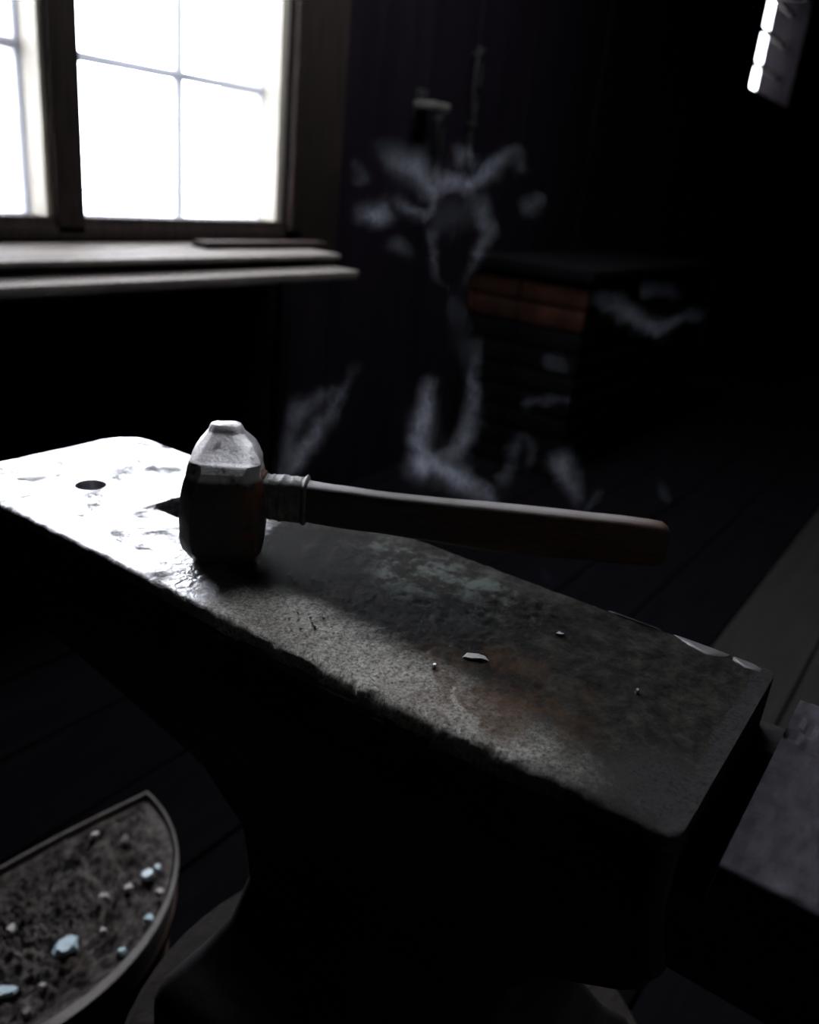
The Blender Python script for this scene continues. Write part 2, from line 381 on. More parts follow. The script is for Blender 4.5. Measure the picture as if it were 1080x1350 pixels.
M['dusty'] = mat('dusty inner window glass', glare_veil_m)  # 'dusty' is the added glare veil, not dust
zc = [CZ+.168, CZ+.168+.335, CZ+.168+.67, CZ+.168+1.005]
sash(1.196, 1.812, [1.529], zc)
sash(.63, 1.113, [.875], zc)
# wide dark upright boards beside the opening
part('casing', [(1.836, 1.886, WY-.03, WY+.02, WZ0-.0, ZC-.3)], M['oak'], .004, 'inner dark upright board')
part('casing', [(1.892, 2.055, WY-.016, WY+.01, WZ0-.10, ZC-.3)], M['oak'], .004, 'outer dark upright board')
# sill : a deep board, a dark gap, and a second board below
SY = 1.47
tw = [((-.2, SY, CZ-.196), (1.823, SY, CZ-.207))]
bm = bmesh.new()
def wedge(bm, x0, x1, y0, y1, zf, zb, t, bev=.003):
    vs = box(bm, x0, x1, y0, y1, 0, t, bev=bev)
    for v in vs:
        k = (v.co.y-y0)/(y1-y0); v.co.z += zf + (zb-zf)*k - t
wedge(bm, -.15-WX0, 1.815-WX0, SY-WY, .0, CZ-.212-WZ0, CZ-.206-WZ0, .012)
o = obj('sill', bm, M['sill'], w1, 30); o['kind'] = 'structure'
bm = bmesh.new()
wedge(bm, -.15-WX0, 1.80-WX0, SY-.075-WY, 0, CZ-.243-WZ0, CZ-.240-WZ0, .022)
o = obj('sill', bm, M['sill'], w1, 30); o['kind'] = 'structure'; o['label'] = 'lower sill board'
bm = bmesh.new(); box(bm, -.1-WX0, 1.77-WX0, SY+.05-WY, 0, CZ-.243-WZ0, CZ-.222-WZ0)
o = obj('sill_support', bm, M['oak'], w1); o['kind'] = 'structure'
# a dark stick lying on the sill against the glass
bm = bmesh.new(); bmesh.ops.create_cube(bm, size=1)
for v in bm.verts: v.co = Vector((v.co.x*.44, v.co.y*.055, v.co.z*.016))
bmesh.ops.bevel(bm, geom=list(bm.edges), offset=.004, segments=2, affect='EDGES')
o = obj('wood_batten', bm, M['oak'], None, 30); o.location = (1.66, 1.60, CZ-.201); o.rotation_euler = (0, 0, -.02)
tag(o, 'short dark wooden batten lying on the window sill below the right-hand pane', 'batten')

w2 = bpy.data.objects.new('window_2', None); C.objects.link(w2); w2.location = (SX0, WY, SZ0); w2['kind'] = 'structure'
def p2(nm, boxes, m, bev=.002):
    bm = bmesh.new()
    for b in boxes: box(bm, b[0]-SX0, b[1]-SX0, b[2]-WY, b[3]-WY, b[4]-SZ0, b[5]-SZ0, bev=bev)
    o = obj(nm, bm, m, w2, 30); o['kind'] = 'structure'; return o
G2 = 1.80
p2('frame', [(SX0, SX0+.03, WY, OUTY-.02, SZ0, SZ1), (SX0, SX1, WY, OUTY-.02, SZ1-.03, SZ1), (SX0, SX1, WY, OUTY-.02, SZ0-.0, SZ0+.012)], M['oak'])
p2('jamb', [(SX1-.02, SX1+.0, WY-.004, OUTY-.02, SZ0, SZ1)], M['soot'])
p2('muntin', [(SX0+.03, SX1-.02, G2, G2+.02, SZ0+.20*k-.012, SZ0+.20*k+.012) for k in (1, 2, 3)], M['oak'])
p2('glass', [(SX0+.02, SX1-.015, G2+.008, G2+.011, SZ0+.01, SZ1-.02)], M['glass'], 0)
# snow outside
struct('ground_outside', (-14, 16, OUTY+.05, 22, -.4, -.2), M['snow'])

# ------------------------------------------------------------------ anvil
anvil = empty('anvil', (.35, .20, FZ-.34), label='large old steel anvil with two holes in its bright heel, on a stump', cat='anvil')
AO = Vector(anvil.location)
def aobj(name, bm, m, smooth=35, lab=None):
    for v in bm.verts: v.co -= AO
    o = obj(name, bm, m, anvil, smooth)
    if lab: o['label'] = lab
    return o
AX0, AX1, AY0, AY1 = .2735, .4340, .0420, .5620
def gss(y, m, s): return math.exp(-((y-m)/s)**2)
def fring(y, inset=0.0):
    """cross-section of the face plate at y"""
    c = .0022 + .0075*gss(y, .185, .10) + .0012*gss(y, .35, .06)      # worn near edge
    cf = .0018 + .0010*gss(y, .12, .03)
    sag = .0016*gss(y, .19, .09)
    nn = lambda s, a, o=0: NZ.noise(Vector((y*s, o, 3.1)))*a
    # corner rounding in plan at the heel end
    r = 0.0; t = (y-(AY1-.022))/.022
    if t > 0: r = .022*(1-math.sqrt(max(0, 1-t*t)))
    e = 0.0; t2 = ((AY0+.006)-y)/.006
    if t2 > 0: e = .006*(1-math.sqrt(max(0, 1-t2*t2)))
    x0 = AX0 + r*.6 + e + .0014*NZ.noise(Vector((y*30, 1, 0))); x1 = AX1 - r*1.4 - e + .0006*NZ.noise(Vector((y*90, 9, 0)))
    c *= (1 + .30*NZ.noise(Vector((y*40, 4, 1))))
    zt = FZ
    pts = []
    T = .042
    pts.append((x0, y, zt-T)); pts.append((x0, y, zt-T*.6)); pts.append((x0, y, zt-c*1.25-.003))
    for k in range(5):
        a = k/5*PI/2
        pts.append((x0 + c*(1-math.cos(a)), y, zt-c*1.1*(1-math.sin(a))))
    n = 90
    xa, xb = x0+c, x1-cf
    for k in range(n+1):
        x = xa + (xb-xa)*k/n
        f = (x-x0)/(x1-x0)
        rough = 1 - min(1, max(0, (y-.29)/.05))
        z = zt - sag*(1-.5*f) + rough*(0.0004*NZ.noise(Vector((x*50, y*50, 0))) + .0003*NZ.noise(Vector((x*190, y*190, 4))) + .0004*NZ.noise(Vector((x*480, y*480, 8)))) + .0003*NZ.noise(Vector((x*40, y*40, 2)))
        pts.append((x, y, z))
    for k in range(1, 5):
        a = k/5*PI/2
        pts.append((xb + cf*math.sin(a), y, zt-cf*(1-math.cos(a))-sag*.5))
    pts.append((x1, y, zt-cf-sag*.5)); pts.append((x1, y, zt-T*.6)); pts.append((x1, y, zt-T))
    return [(p[0]+.0009*NZ.noise(Vector(p)*170)*(p[2] < zt-.001), p[1], p[2]+.0009*NZ.noise(Vector(p)*260)*(p[2] < zt-.001)) for p in pts]
ysamp = []
y = AY0
while y < AY1-.0001:
    ysamp.append(y); y += .0010 if (y < AY0+.007 or y > AY1-.023) else .0016
ysamp.append(AY1-.0002)
bm = bmesh.new(); loft(bm, [fring(y) for y in ysamp])
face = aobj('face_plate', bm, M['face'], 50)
# cut the round pritchel hole and the square hardy hole
def cutter(bm):
    me = bpy.data.meshes.new('cut'); bmesh.ops.recalc_face_normals(bm, faces=bm.faces); bm.to_mesh(me); bm.free()
    return bpy.data.objects.new('cut', me)
bm = bmesh.new()
bmesh.ops.create_cone(bm, cap_ends=True, segments=40, radius1=.0105, radius2=.0105, depth=.2, matrix=Matrix.Translation(Vector((.3375, .4835, FZ))-AO))
c1 = cutter(bm)
bm = bmesh.new(); vs = box(bm, .3425-AO.x, .3745-AO.x, .396-AO.y, .428-AO.y, FZ-.1-AO.z, FZ+.1-AO.z)
ve = [e for e in bm.edges if abs(e.verts[0].co.z-e.verts[1].co.z) > .1]
bmesh.ops.bevel(bm, geom=ve, offset=.004, segments=3, affect='EDGES')
c2 = cutter(bm)
def booleaned(o, cs):
    for c in cs:
        C.objects.link(c); md = o.modifiers.new('b', 'BOOLEAN'); md.operation = 'DIFFERENCE'; md.object = c; md.solver = 'EXACT'
    c_parent = [setattr(c, 'matrix_world', Matrix.Translation(AO)) for c in cs]
    bpy.context.view_layer.update()
    dg = bpy.context.evaluated_depsgraph_get()
    me = bpy.data.meshes.new_from_object(o.evaluated_get(dg), depsgraph=dg)
    o.modifiers.clear(); o.data = me
    for c in cs: C.objects.unlink(c)
booleaned(face, [c1, c2])
face.data.set_sharp_from_angle(angle=math.radians(50))
face.data.materials.append(M['iron'])
for p in face.data.polygons:          # the plate's flanks are unground black forging skin
    c = p.center + AO
    if (c.z < FZ-.0125 and abs(p.normal.z) < .6) and (abs(p.normal.x) > .5 or abs(p.normal.y) > .5) and (c.x < AX0+.006 or c.x > AX1-.004 or c.y < AY0+.003 or c.y > AY1-.03): p.material_index = 1
# body under the plate: heel, waist, feet from stacked plan sections
def prof(z):
    """(x0,x1,y0,y1) of the body at height z below the face"""
    K = [(.042, .2735, .434, .0425, .560), (.052, .277, .431, .040, .545), (.075, .281, .427, .035, .50), (.100, .289, .418, .045, .42), (.130, .298, .408, .085, .335),
         (.165, .303, .402, .108, .300), (.205, .303, .402, .112, .292), (.240, .296, .410, .100, .300), (.270, .282, .425, .080, .315), (.288, .262, .442, .066, .328), (.302, .258, .446, .062, .332), (.338, .258, .446, .062, .332)]
    for a, b in zip(K, K[1:]):
        if a[0] <= z <= b[0]:
            t = (z-a[0])/(b[0]-a[0]); return [a[i]+(b[i]-a[i])*t for i in range(1, 5)]
    return K[-1][1:]
rings = []
for k in range(50):
    z = .042 + (.338-.042)*k/49
    x0, x1, y0, y1 = prof(z); r = .008; ring = []
    for cx, cy, a0 in ((x1-r, y1-r, 0), (x0+r, y1-r, 90), (x0+r, y0+r, 180), (x1-r, y0+r, 270)):
        for j in range(5):
            a = math.radians(a0+j*22.5)
            px, py = cx+r*math.cos(a), cy+r*math.sin(a)
            ring.append((px + .001*NZ.noise(Vector((px*30, py*30, z*30))), py, FZ-z))
    rings.append(ring)
bm = bmesh.new(); loft(bm, rings)
body = aobj('body', bm, M['iron'], 50)
def cut2(bm):
    return cutter(bm)
bm = bmesh.new(); bmesh.ops.create_cone(bm, cap_ends=True, segments=32, radius1=.0105, radius2=.0105, depth=.3, matrix=Matrix.Translation(Vector((.3375, .4835, FZ))-AO)); c1 = cutter(bm)
bm = bmesh.new(); box(bm, .3425-AO.x, .3745-AO.x, .396-AO.y, .428-AO.y, FZ-.105-AO.z, FZ+.1-AO.z); c2 = cutter(bm)
booleaned(body, [c1, c2])
# chipped flange seam low on the near side of the plate
bm = bmesh.new(); rings = []
for k in range(60):
    y = .175 + .125*k/59; w = math.sin(PI*k/59)**.5
    z = FZ - .0115 - .004*NZ.noise(Vector((y*40, 0, 0))) ; d = .0016*w + .0003
    hh = .0022*w + .0004 + .0006*NZ.noise(Vector((y*150, 2, 0)))
    rings.append([(AX0+.001, y, z-hh), (AX0-d, y, z-hh*.6), (AX0-d, y, z+hh*.5), (AX0+.001, y, z+hh)])
loft(bm, rings)
aobj('burr', bm, M['horn'], 60, 'thin bright burr under the near edge')
# step down to the cutting table, then the horn towards the camera side
bm = bmesh.new(); rings = []
for k in range(90):
    y = .060 - (.060+.055)*k/89
    ring = []; x0, x1 = .2870, .4400
    zt = FZ - .0120
    c = .003*(1+.5*NZ.noise(Vector((y*90, 0, 7))))
    pts = [(x0, y, zt-.06), (x0, y, zt-c)]
    for j in range(1, 4):
        a = j/4*PI/2; pts.append((x0+c*(1-math.cos(a)), y, zt-c*(1-math.sin(a))))
    for j in range(41):
        x = x0+c+(x1-x0-2*c)*j/40
        z = zt + .0008*NZ.noise(Vector((x*70, y*70, 5))) + .0004*NZ.noise(Vector((x*260, y*260, 5)))
        for gx, gy, gl in ((.413, .030, .014), (.397, .021, .013), (.372, .034, .004)):
            if abs(x-gx-(y-gy)*.2) < .0035 and gy-gl < y < gy+gl*.5: z -= .0022
        pts.append((x, y, z))
    if y > .0285 + .0025*NZ.noise(Vector((k, 3, 1))): pts = [(p[0], p[1], p[2]-.020 if p[2] > zt-.03 else p[2]) for p in pts]; zt -= .020  # groove added so the strip below the step stays dark like shadow
    pts += [(x1, y, zt-c), (x1, y, zt-.06)]
    rings.append(pts)
loft(bm, rings)
tb = aobj('table', bm, M['table'], 50); tb.data.materials.append(M['iron'])
for p in tb.data.polygons:
    if abs(p.normal.z) < .5 or p.center.z + AO.z < FZ - .020: p.material_index = 1  # groove floor coloured dark too, standing in for shade
bm = bmesh.new(); rings = []
for k in range(30):
    t = k/29; y = -.05 - .27*t; r = .074*(1-t)**.62 + .006; cz = FZ - .085 + .055*t
    rings.append([(.3635 + r*math.cos(2*PI*j/32), y, cz + r*.92*math.sin(2*PI*j/32)) for j in range(32)])
loft(bm, rings); aobj('horn', bm, M['horn'], 60)
# bare steel where the far edge has spalled off near the table end
def blob(name, pts, z, m, parent=None, th=.0012, loc=None):
    cx = sum(p[0] for p in pts)/len(pts); cy = sum(p[1] for p in pts)/len(pts)
    bm = bmesh.new(); n = len(pts); rings = []
    for s, dz in ((1, -th), (1, 0), (.86, th*.55), (.5, th*.7)):
        rings.append([(cx+(p[0]-cx)*s, cy+(p[1]-cy)*s, z+dz) for p in pts])
    loft(bm, rings)
    if loc is not None:
        for v in bm.verts: v.co -= Vector(loc)
    return bm
aobj('spalled_edge', blob('a', [(.4330, .097), (.4334, .080), (.4332, .066), (.4290, .068), (.4230, .076), (.4265, .088)], FZ-.0003, M['spall'], th=.0010), M['spall'], 60, 'bare pale steel where the far edge broke')
aobj('spalled_edge', blob('a', [(.4330, .0645), (.4328, .053), (.4300, .0480), (.4262, .0482), (.4245, .0560), (.4290, .0635)], FZ-.0003, M['spall'], th=.0010), M['spall'], 60, 'bare pinkish steel at the far corner')
aobj('spalled_edge', blob('a', [(.4334, .136), (.4335, .120), (.4334, .104), (.4322, .105), (.4316, .120), (.4322, .134)], FZ-.0006, M['spall'], th=.0009), M['spall'], 60, 'bright strip rubbed on the far edge')
aobj('hammer_mark', blob('a', [(.2865+.0068*math.cos(a)*(1+.15*math.sin(3*a)), .1885+.0085*math.sin(a)) for a in [i*PI/8 for i in range(16)]], FZ-.0022, M['table'], th=.0006), M['table'], 60, 'smooth grey peened spot near the edge')

# stump under the anvil
bm = bmesh.new(); rings = []
zs = [0, .02, .1, .2, .3, .40, FZ-.345, FZ-.340]
for i, z in enumerate(zs):
    rr = .188 + .012*(1-z/.46)**2 - (.004 if i == len(zs)-1 else 0)
    rings.append([(rr*(1+.012*NZ.noise(Vector((math.cos(a)*2, math.sin(a)*2, .3))))*math.cos(a), rr*math.sin(a), z) for a in [2*PI*j/64 for j in range(64)]])
loft(bm, rings)
o = obj('tree_stump', bm, M['stump'], None, 40); o.location = (.352, .195, 0)
tag(o, 'dark oak stump standing upright under the anvil', 'stump')

# ------------------------------------------------------------------ hammer
f = Vector((.84021522, .54225306, 0)); rt = Vector((.54225306, -.84021522, 0))
HB = Vector((.31199539, .32784316, FZ))
hx = math.atan2(rt.y, rt.x)
ham = empty('hammer', HB + f*.0 + Vector((0, 0, 0)), hx, label='blacksmith hammer standing on its face on the anvil with its wooden handle sticking out', cat='hammer')
# local frame: +x along the handle, +y away from the camera, z up  (millimetres below)
def oct_ring(cx, cy, hx_, hy_, ch, z, tw=0.0):
    p = [(-hx_+ch, -hy_), (hx_-ch, -hy_), (hx_, -hy_+ch), (hx_, hy_-ch), (hx_-ch, hy_), (-hx_+ch, hy_), (-hx_, hy_-ch), (-hx_, -hy_+ch)]
    c, s = math.cos(tw), math.sin(tw)
    return [Vector(((cx+x*c-y*s)/1000, (cy+x*s+y*c)/1000, z/1000)) for x, y in p]
def sec(cx, cy, w, d, ch, z): return oct_ring(cx, cy, w, d, ch, z, math.radians(8))
secs = [(-3, 20, 14.5, 14, 5, 0), (-3, 20, 17.5, 17, 6, 1.2), (-3, 21, 23, 21.5, 7, 8), (-3, 22, 24.3, 22.5, 6.5, 16), (-3, 22.5, 24.5, 23, 6.5, 30),
        (-3, 22.5, 23.6, 22.4, 6.5, 44), (-3, 22.5, 22.2, 21.5, 7.5, 50), (-3, 22.5, 20.5, 20.5, 9, 56.5),
        (-3, 24.5, 20.2, 18.7, 7, 60.2), (-3.2, 26.0, 19.6, 17.2, 6, 61.4), (-3.6, 28.5, 18.2, 14.8, 5, 64), (-4.2, 31.0, 16.0, 12.2, 4.5, 67), (-5, 33.5, 13.2, 9.8, 4, 70), (-5.8, 35.5, 10.6, 7.8, 3.6, 72.6), (-6.2, 36.3, 9.2, 6.6, 3.2, 75), (-6.3, 36.6, 8.0, 5.0, 2.6, 76.6), (-6.3, 36.6, 5, 2.5, 1.4, 77.2)]
bm = bmesh.new(); loft(bm, [sec(*s) for s in secs])
cr = [e for e in bm.edges]
bmesh.ops.subdivide_edges(bm, edges=list(bm.edges), cuts=3, use_grid_fill=True)
for _ in range(1): bmesh.ops.smooth_vert(bm, verts=[v for v in bm.verts], factor=.25, use_axis_x=True, use_axis_y=True, use_axis_z=True)
for v in bm.verts:
    p = v.co*1000
    a = .25 + (.35 if p.z > 55 else .1)
    k = NZ.noise(p*.12)*a + NZ.noise(p*.35)*.18
    v.co += Vector((k, k, k*.6))/1000*(1 if p.z > 1.5 else 0)
mz = min(v.co.z for v in bm.verts)
for v in bm.verts: v.co.z -= mz + .0005
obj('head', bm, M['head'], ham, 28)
# handle
def hring(u, zt, zb, w, cy=21.5, n=20, flat=.55):
    ring = []; cz = (zt+zb)/2; hh = (zt-zb)/2
    for k in range(n):
        a = 2*PI*k/n; c, s = math.cos(a), math.sin(a)
        y = w*math.copysign(abs(c)**flat, c); z = hh*math.copysign(abs(s)**flat, s)
        ring.append(Vector((u/1000, (cy+y)/1000, (cz+z)/1000)))
    return ring
HK = [(10, 50, 27, 8), (20, 50.2, 27, 8), (45, 50.4, 26.6, 8), (60, 49.4, 25, 7.6), (85, 48.6, 24, 7.4), (105, 48.2, 23.2, 7.5), (130, 48.4, 21.8, 8), (150, 48.8, 20.4, 8.6), (185, 48.9, 20.2, 9), (220, 48.8, 20.8, 9), (248, 48.4, 21.4, 8.8), (255, 47.6, 22.2, 8.4), (257.6, 46.0, 24, 7)]
def interp(K, u):
    for a, b in zip(K, K[1:]):
        if a[0] <= u <= b[0]:
            t = (u-a[0])/(b[0]-a[0]); return [a[i]+(b[i]-a[i])*t for i in range(1, 4)]
    return K[-1][1:]
us = [10+2.5*k for k in range(98)] + [255, 256.5, 257.6]
rings = []
for u in us:
    zt, zb, w = interp(HK, u)
    zt += .35*NZ.noise(Vector((u*.05, 0, 0))); zb += .4*NZ.noise(Vector((u*.05, 5, 0)))
    rings.append(hring(u, zt, zb, w))
bm = bmesh.new(); loft(bm, rings); obj('handle', bm, M['handle'], ham, 50)
rings = []
for k in range(40):
    u = 19 + 27*k/39; b = .7*NZ.noise(Vector((u*.5, 1, 1)))
    zt, zb, w = interp(HK, u); g = 1.2 + b + (1.3*math.exp(-((u-44.5)/1.6)**2)) + (.6*math.exp(-((u-31)/2)**2))
    rings.append(hring(u, zt+g, zb-g*.8, w+g, n=28))
bm = bmesh.new(); loft(bm, rings)
for v in bm.verts: v.co += v.normal*0 + Vector((0, 1, 1))*NZ.noise(v.co*450)*.0006
obj('wrap', bm, M['wrap'], ham, 60)
rings = []
for k in range(12):
    u = 15.5 + 5.5*k/11; g = 4.2*math.sin(PI*(k+.5)/12)**.5 + .8*NZ.noise(Vector((u, 3, 1)))
    rings.append(hring(u, 50+g, 27-g*.6, 8+g*.7, n=28))
bm = bmesh.new(); loft(bm, rings)
for v in bm.verts: v.co += Vector((.3, 1, 1))*NZ.noise(v.co*600)*.0012
obj('rust_collar', bm, M['rust'], ham, 60)

# ------------------------------------------------------------------ bits on the anvil
def face_z(x, y):
    ff = (x-AX0)/(AX1-AX0); return FZ - .0016*gss(y, .19, .09)*(1-.5*ff) + .0004
def bit(name, x, y, pts, th, m, lab, cat, tilt=(0, 0, 0), z=None):
    n = len(pts); bm = bmesh.new()
    loft(bm, [[(p[0]*.8, p[1]*.8, 0) for p in pts], [(p[0], p[1], th*.5) for p in pts], [(p[0]*.75, p[1]*.75, th) for p in pts]])
    for v in bm.verts: v.co += Vector([NZ.noise(v.co*400+Vector((k, 0, x*90)))*th*.35 for k in (0, 3, 6)])
    o = obj(name, bm, m, None, 40); o.location = (x, y, (z if z is not None else face_z(x, y))); o.rotation_euler = tilt
    return tag(o, lab, cat)
def irr(rx, ry, n=10, seed=0, j=.25):
    r = random.Random(seed); return [(rx*math.cos(2*PI*k/n)*(1+r.uniform(-j, j)), ry*math.sin(2*PI*k/n)*(1+r.uniform(-j, j))) for k in range(n)]
rz = math.atan2(rt.y, rt.x)
bit('scale_flake', .3329, .1668, [(-.0068, -.0016), (-.003, -.0022), (.004, -.0018), (.0075, -.0022), (.0055, .0018), (.002, .0034), (-.004, .0030)], .0012, M['scale'], 'pale flat flake of forge scale lying mid-face above the rust stain', 'metal flake', (0.04, 0, rz))
bit('steel_chip', .386, .1448, [(-.003, -.001), (.001, -.0016), (.0034, -.0004), (.001, .001), (.0002, .003), (-.0012, .001)], .0012, M['bright'], 'small jagged bright chip lying towards the far edge of the anvil', 'metal chip', (0, 0, rz))
bit('steel_pellet', .361, .0913, irr(.0014, .0012, 8, 3), .0018, M['bright'], 'tiny round bright pellet near the table end of the anvil face', 'metal chip')
bit('steel_crumb', .3126, .1778, irr(.0012, .0010, 7, 4), .0014, M['bright'], 'tiny bright crumb lying left of the pale scale flake', 'metal chip')
rr = random.Random(5)
for k, (x, y) in enumerate([(.2985, .2545), (.3015, .2475), (.3050, .2520), (.2960, .2590), (.2995, .2440), (.3040, .2600), (.2930, .2480), (.3100, .2470), (.3330, .2930), (.3300, .2860), (.3390, .2800)]):
    o = bit('scale_grain', x, y, irr(.0008, .0007, 7, k+20), .0011, M['bright'], 'glinting grain of scale on the face beside the hammer head', 'metal chip')
    o['group'] = 'glinting grains beside the hammer head'

# ------------------------------------------------------------------ tub of dirt
TZ = CZ-.81
TC = Vector((.361, .784))
tub = empty('wooden_tub', (TC.x, TC.y, 0), label='half-round wooden tub filled with dirt and slag below the anvil heel', cat='tub')
def dline(n=150, R=.226, bow=.024):
    pts = []
    a0, a1 = math.radians(-4.5), math.radians(-175.5)
    for k in range(n): 
        a = a0+(a1-a0)*k/(n-1); pts.append((TC.x+R*1.055*math.cos(a), TC.y-.004+R*math.sin(a)))
    p0, p1 = pts[0], pts[-1]; m = 90; q = []
    for k in range(1, m):
        t = k/m; q.append((p1[0]+(p0[0]-p1[0])*t, p1[1]+(p0[1]-p1[1])*t + bow*math.sin(PI*t)))
    return pts + q
DL = dline()
def off(pts, d, dbias=0.0):
    n = len(pts); r = []
    for i in range(n):
        a = Vector(pts[i-1]); b = Vector(pts[(i+1) % n]); t = (b-a).normalized(); nn = Vector((t.y, -t.x))
        if (Vector(pts[i])-TC).dot(nn) > 0: nn = -nn
        p = Vector(pts[i])
        front = max(0.0, -(p-TC).normalized().dot(Vector((.55, .83)))) if p.y < TC.y else 0
        r.append(p + nn*(d*(1+dbias*front)))
    return r
outer = DL; inner = off(DL, .0032, 3.6)
def ring3(pts, z, s=1.0): return [((TC.x+(p[0]-TC.x)*s)-TC.x, (TC.y+(p[1]-TC.y)*s)-TC.y, z) for p in pts]
bm = bmesh.new()
loft(bm, [ring3(outer, 0, .90), ring3(outer, .10, .945), ring3(outer, TZ-.004, 1.0), ring3(off(DL, .001), TZ), ring3(inner, TZ-.001), ring3(inner, TZ-.012, .995), ring3(inner, .02, .90)], True, True)
obj('staves', bm, M['tub'], tub, 40)
for z, s in ((.045, .925), (.145, .972)):
    bm = bmesh.new(); o_ = off(DL, -.0015)
    loft(bm, [ring3(o_, z, s), ring3(o_, z+.022, s+.010), ring3(outer, z+.022, s+.003), ring3(outer, z, s-.006)], False, False)
    obj('hoop', bm, M['hoop'], tub, 60)
# dirt heap inside: bumpy sheet over a solid fill
bm = bmesh.new(); n = 70; G = {}
ins = [Vector(p) for p in off(DL, .0065, 2.4)]
rings = []
cen = Vector((TC.x, TC.y-.085))
def dirtz(x, y, s):
    p = Vector((x, y, 0))
    return TZ - .009 + .010*NZ.noise(p*28) + .012*abs(NZ.noise(p*60)) + .009*NZ.noise(p*130) + .006*NZ.noise(p*260) + .003*NZ.noise(p*430) + .006*(1-s)
for k in range(110):
    s = 1.0 - k/110
    r = []
    for p in ins:
        q = cen+(p-cen)*s; e = min(1, (1-s)*8)
        r.append((q.x-TC.x, q.y-TC.y, (TZ-.010)*(1-e) + dirtz(q.x, q.y, s)*e))
    rings.append(r)
base = [((cen+(p-cen)*.80).x-TC.x, (cen+(p-cen)*.80).y-TC.y, .03) for p in ins]
loft(bm, [base]+rings)
dirt = obj('dirt', bm, M['dirt'], None, 180); dirt.location = (TC.x, TC.y, 0)
tag(dirt, 'grey brown ash and cinder dirt filling the half-round tub', 'dirt', kind='stuff')
chips = [(.5012, .6409, .0085, .006, 'blue', 'small pale blue slag bit near the right rim of the tub'),
 (.3827, .6280, .0145, .011, 'blue', 'largest pale blue slag lump in the dirt of the tub'),
 (.3120, .6330, .006, .022, 'blue', 'long narrow pale blue slag shard lying at the frame edge'),
 (.4942, .6119, .006, .0045, 'bone', 'small beige clinker bit nearest the right rim of the tub'),
 (.4936, .7322, .0055, .0045, 'bone', 'pale clinker bit in the upper part of the dirt'),
 (.5225, .7108, .007, .005, 'tub', 'dull grey clinker lump in the upper right of the dirt'),
 (.4507, .6562, .007, .005, 'bone', 'oval grey clinker lump in the middle of the dirt'),
 (.4781, .6460, .006, .005, 'bone', 'grey clinker lump just left of the small blue bit'),
 (.3611, .6967, .006, .005, 'bone', 'pale clinker bit on the far left of the dirt'),
 (.4622, .5926, .006, .005, 'blue', 'dull blue slag bit low beside the right rim'),
 (.4183, .5823, .006, .004, 'blue', 'dull blue slag bit against the front rim of the tub'),
 (.4229, .6200, .004, .004, 'bone', 'tiny pale grain between the blue lump and the front rim'),
 (.3408, .6066, .005, .004, 'bone', 'tiny pale grain low in the dirt near the front rim'),
 (.3164, .5962, .005, .005, 'tub', 'dull grey clinker lump lowest in the dirt'),
 (.5202, .6461, .005, .004, 'blue', 'tiny pale blue bit above the beige clinker at the rim')]
for k, (x, y, a, b, m, lab) in enumerate(chips):
    o = bit('slag_lump' if a > .006 else 'slag_chip', x, y, irr(a, b, 10, k+50, .18), .006 + a*.3, M[m], lab, 'slag', (0.1, -.1, rz+k), z=dirtz(x, y, .6)-.001)
    o['group'] = 'slag lumps in the tub'

# ------------------------------------------------------------------ dim things along the window wall
def brick_hearth():
    root = empty('brick_hearth', (3.6, WY-.27, 0), label='low sooty red brick forge hearth against the window wall', cat='forge')
    bm = bmesh.new()
    L = root.location
    zt = CZ-.275
    for row in range(9):
        z = row*.08; o_ = (row % 2)*.12
        x = 2.86 - o_
        while x < 4.25:
            a, b = max(x, 2.86), min(x+.23, 4.25)
            if b-a > .03:
                d = random.uniform(0, .006)
                box(bm, a-L.x, b-.01-L.x, WY-.50-d-L.y, WY-.42-L.y, z, min(z+.07, zt), bev=.003)
            x += .24
        y = WY-.42
        while y < WY-.03:
            box(bm, 2.86-L.x-random.uniform(0, .005), 2.94-L.x, y-L.y, min(y+.18, WY-.02)-L.y, z, z+.07, bev=.003); y += .19
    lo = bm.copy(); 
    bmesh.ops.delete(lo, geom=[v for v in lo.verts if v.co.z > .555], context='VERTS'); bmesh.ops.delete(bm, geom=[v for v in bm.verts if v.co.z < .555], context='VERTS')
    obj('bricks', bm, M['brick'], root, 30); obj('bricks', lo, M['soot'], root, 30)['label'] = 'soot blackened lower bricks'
    bm = bmesh.new(); box(bm, 2.88-L.x, 4.23-L.x, WY-.46-L.y, WY-.02-L.y, 0, zt-.03); obj('mortar', bm, M['soot'], root)
    bm = bmesh.new(); box(bm, 2.84-L.x, 4.27-L.x, WY-.52-L.y, WY-.02-L.y, zt-.015, zt+.03, bev=.006); obj('rim_slab', bm, M['soot'], root, 30)
brick_hearth()
def tongs(x, z, ln, lab):
    root = empty('hanging_tongs', (x, WY-.03, z), label=lab, cat='tongs')
    for s in (-1, 1):
        bm = bmesh.new(); tube(bm, [(s*.012, 0, 0), (s*.018, 0, -.12), (s*.003, 0, -ln*.7), (-s*.014, 0, -ln*.8), (-s*.004, 0, -ln)], [.006, .006, .009, .008, .005], 8)
        obj('rein', bm, M['black_iron'], root, 60)
    bm = bmesh.new(); tube(bm, [(0, -.012, -ln*.7), (0, .012, -ln*.7)], .011, 10); obj('rivet', bm, M['black_iron'], root, 60)
    bm = bmesh.new(); tube(bm, [(0, .0305, -.02), (0, -.014, -.02), (0, -.018, -.006)], .005, 8)
    n = obj('wall_nail', bm, M['black_iron'], None, 60); n.location = (x, WY-.03, z); tag(n, 'iron nail in the wall holding ' + lab.split(' hanging')[0], 'nail')
tongs(2.73, CZ+.42, .34, 'thin black iron tongs hanging highest on the dark wall past the window')
tongs(2.53, CZ+.20, .30, 'black iron tongs hanging under the pale wall bracket')
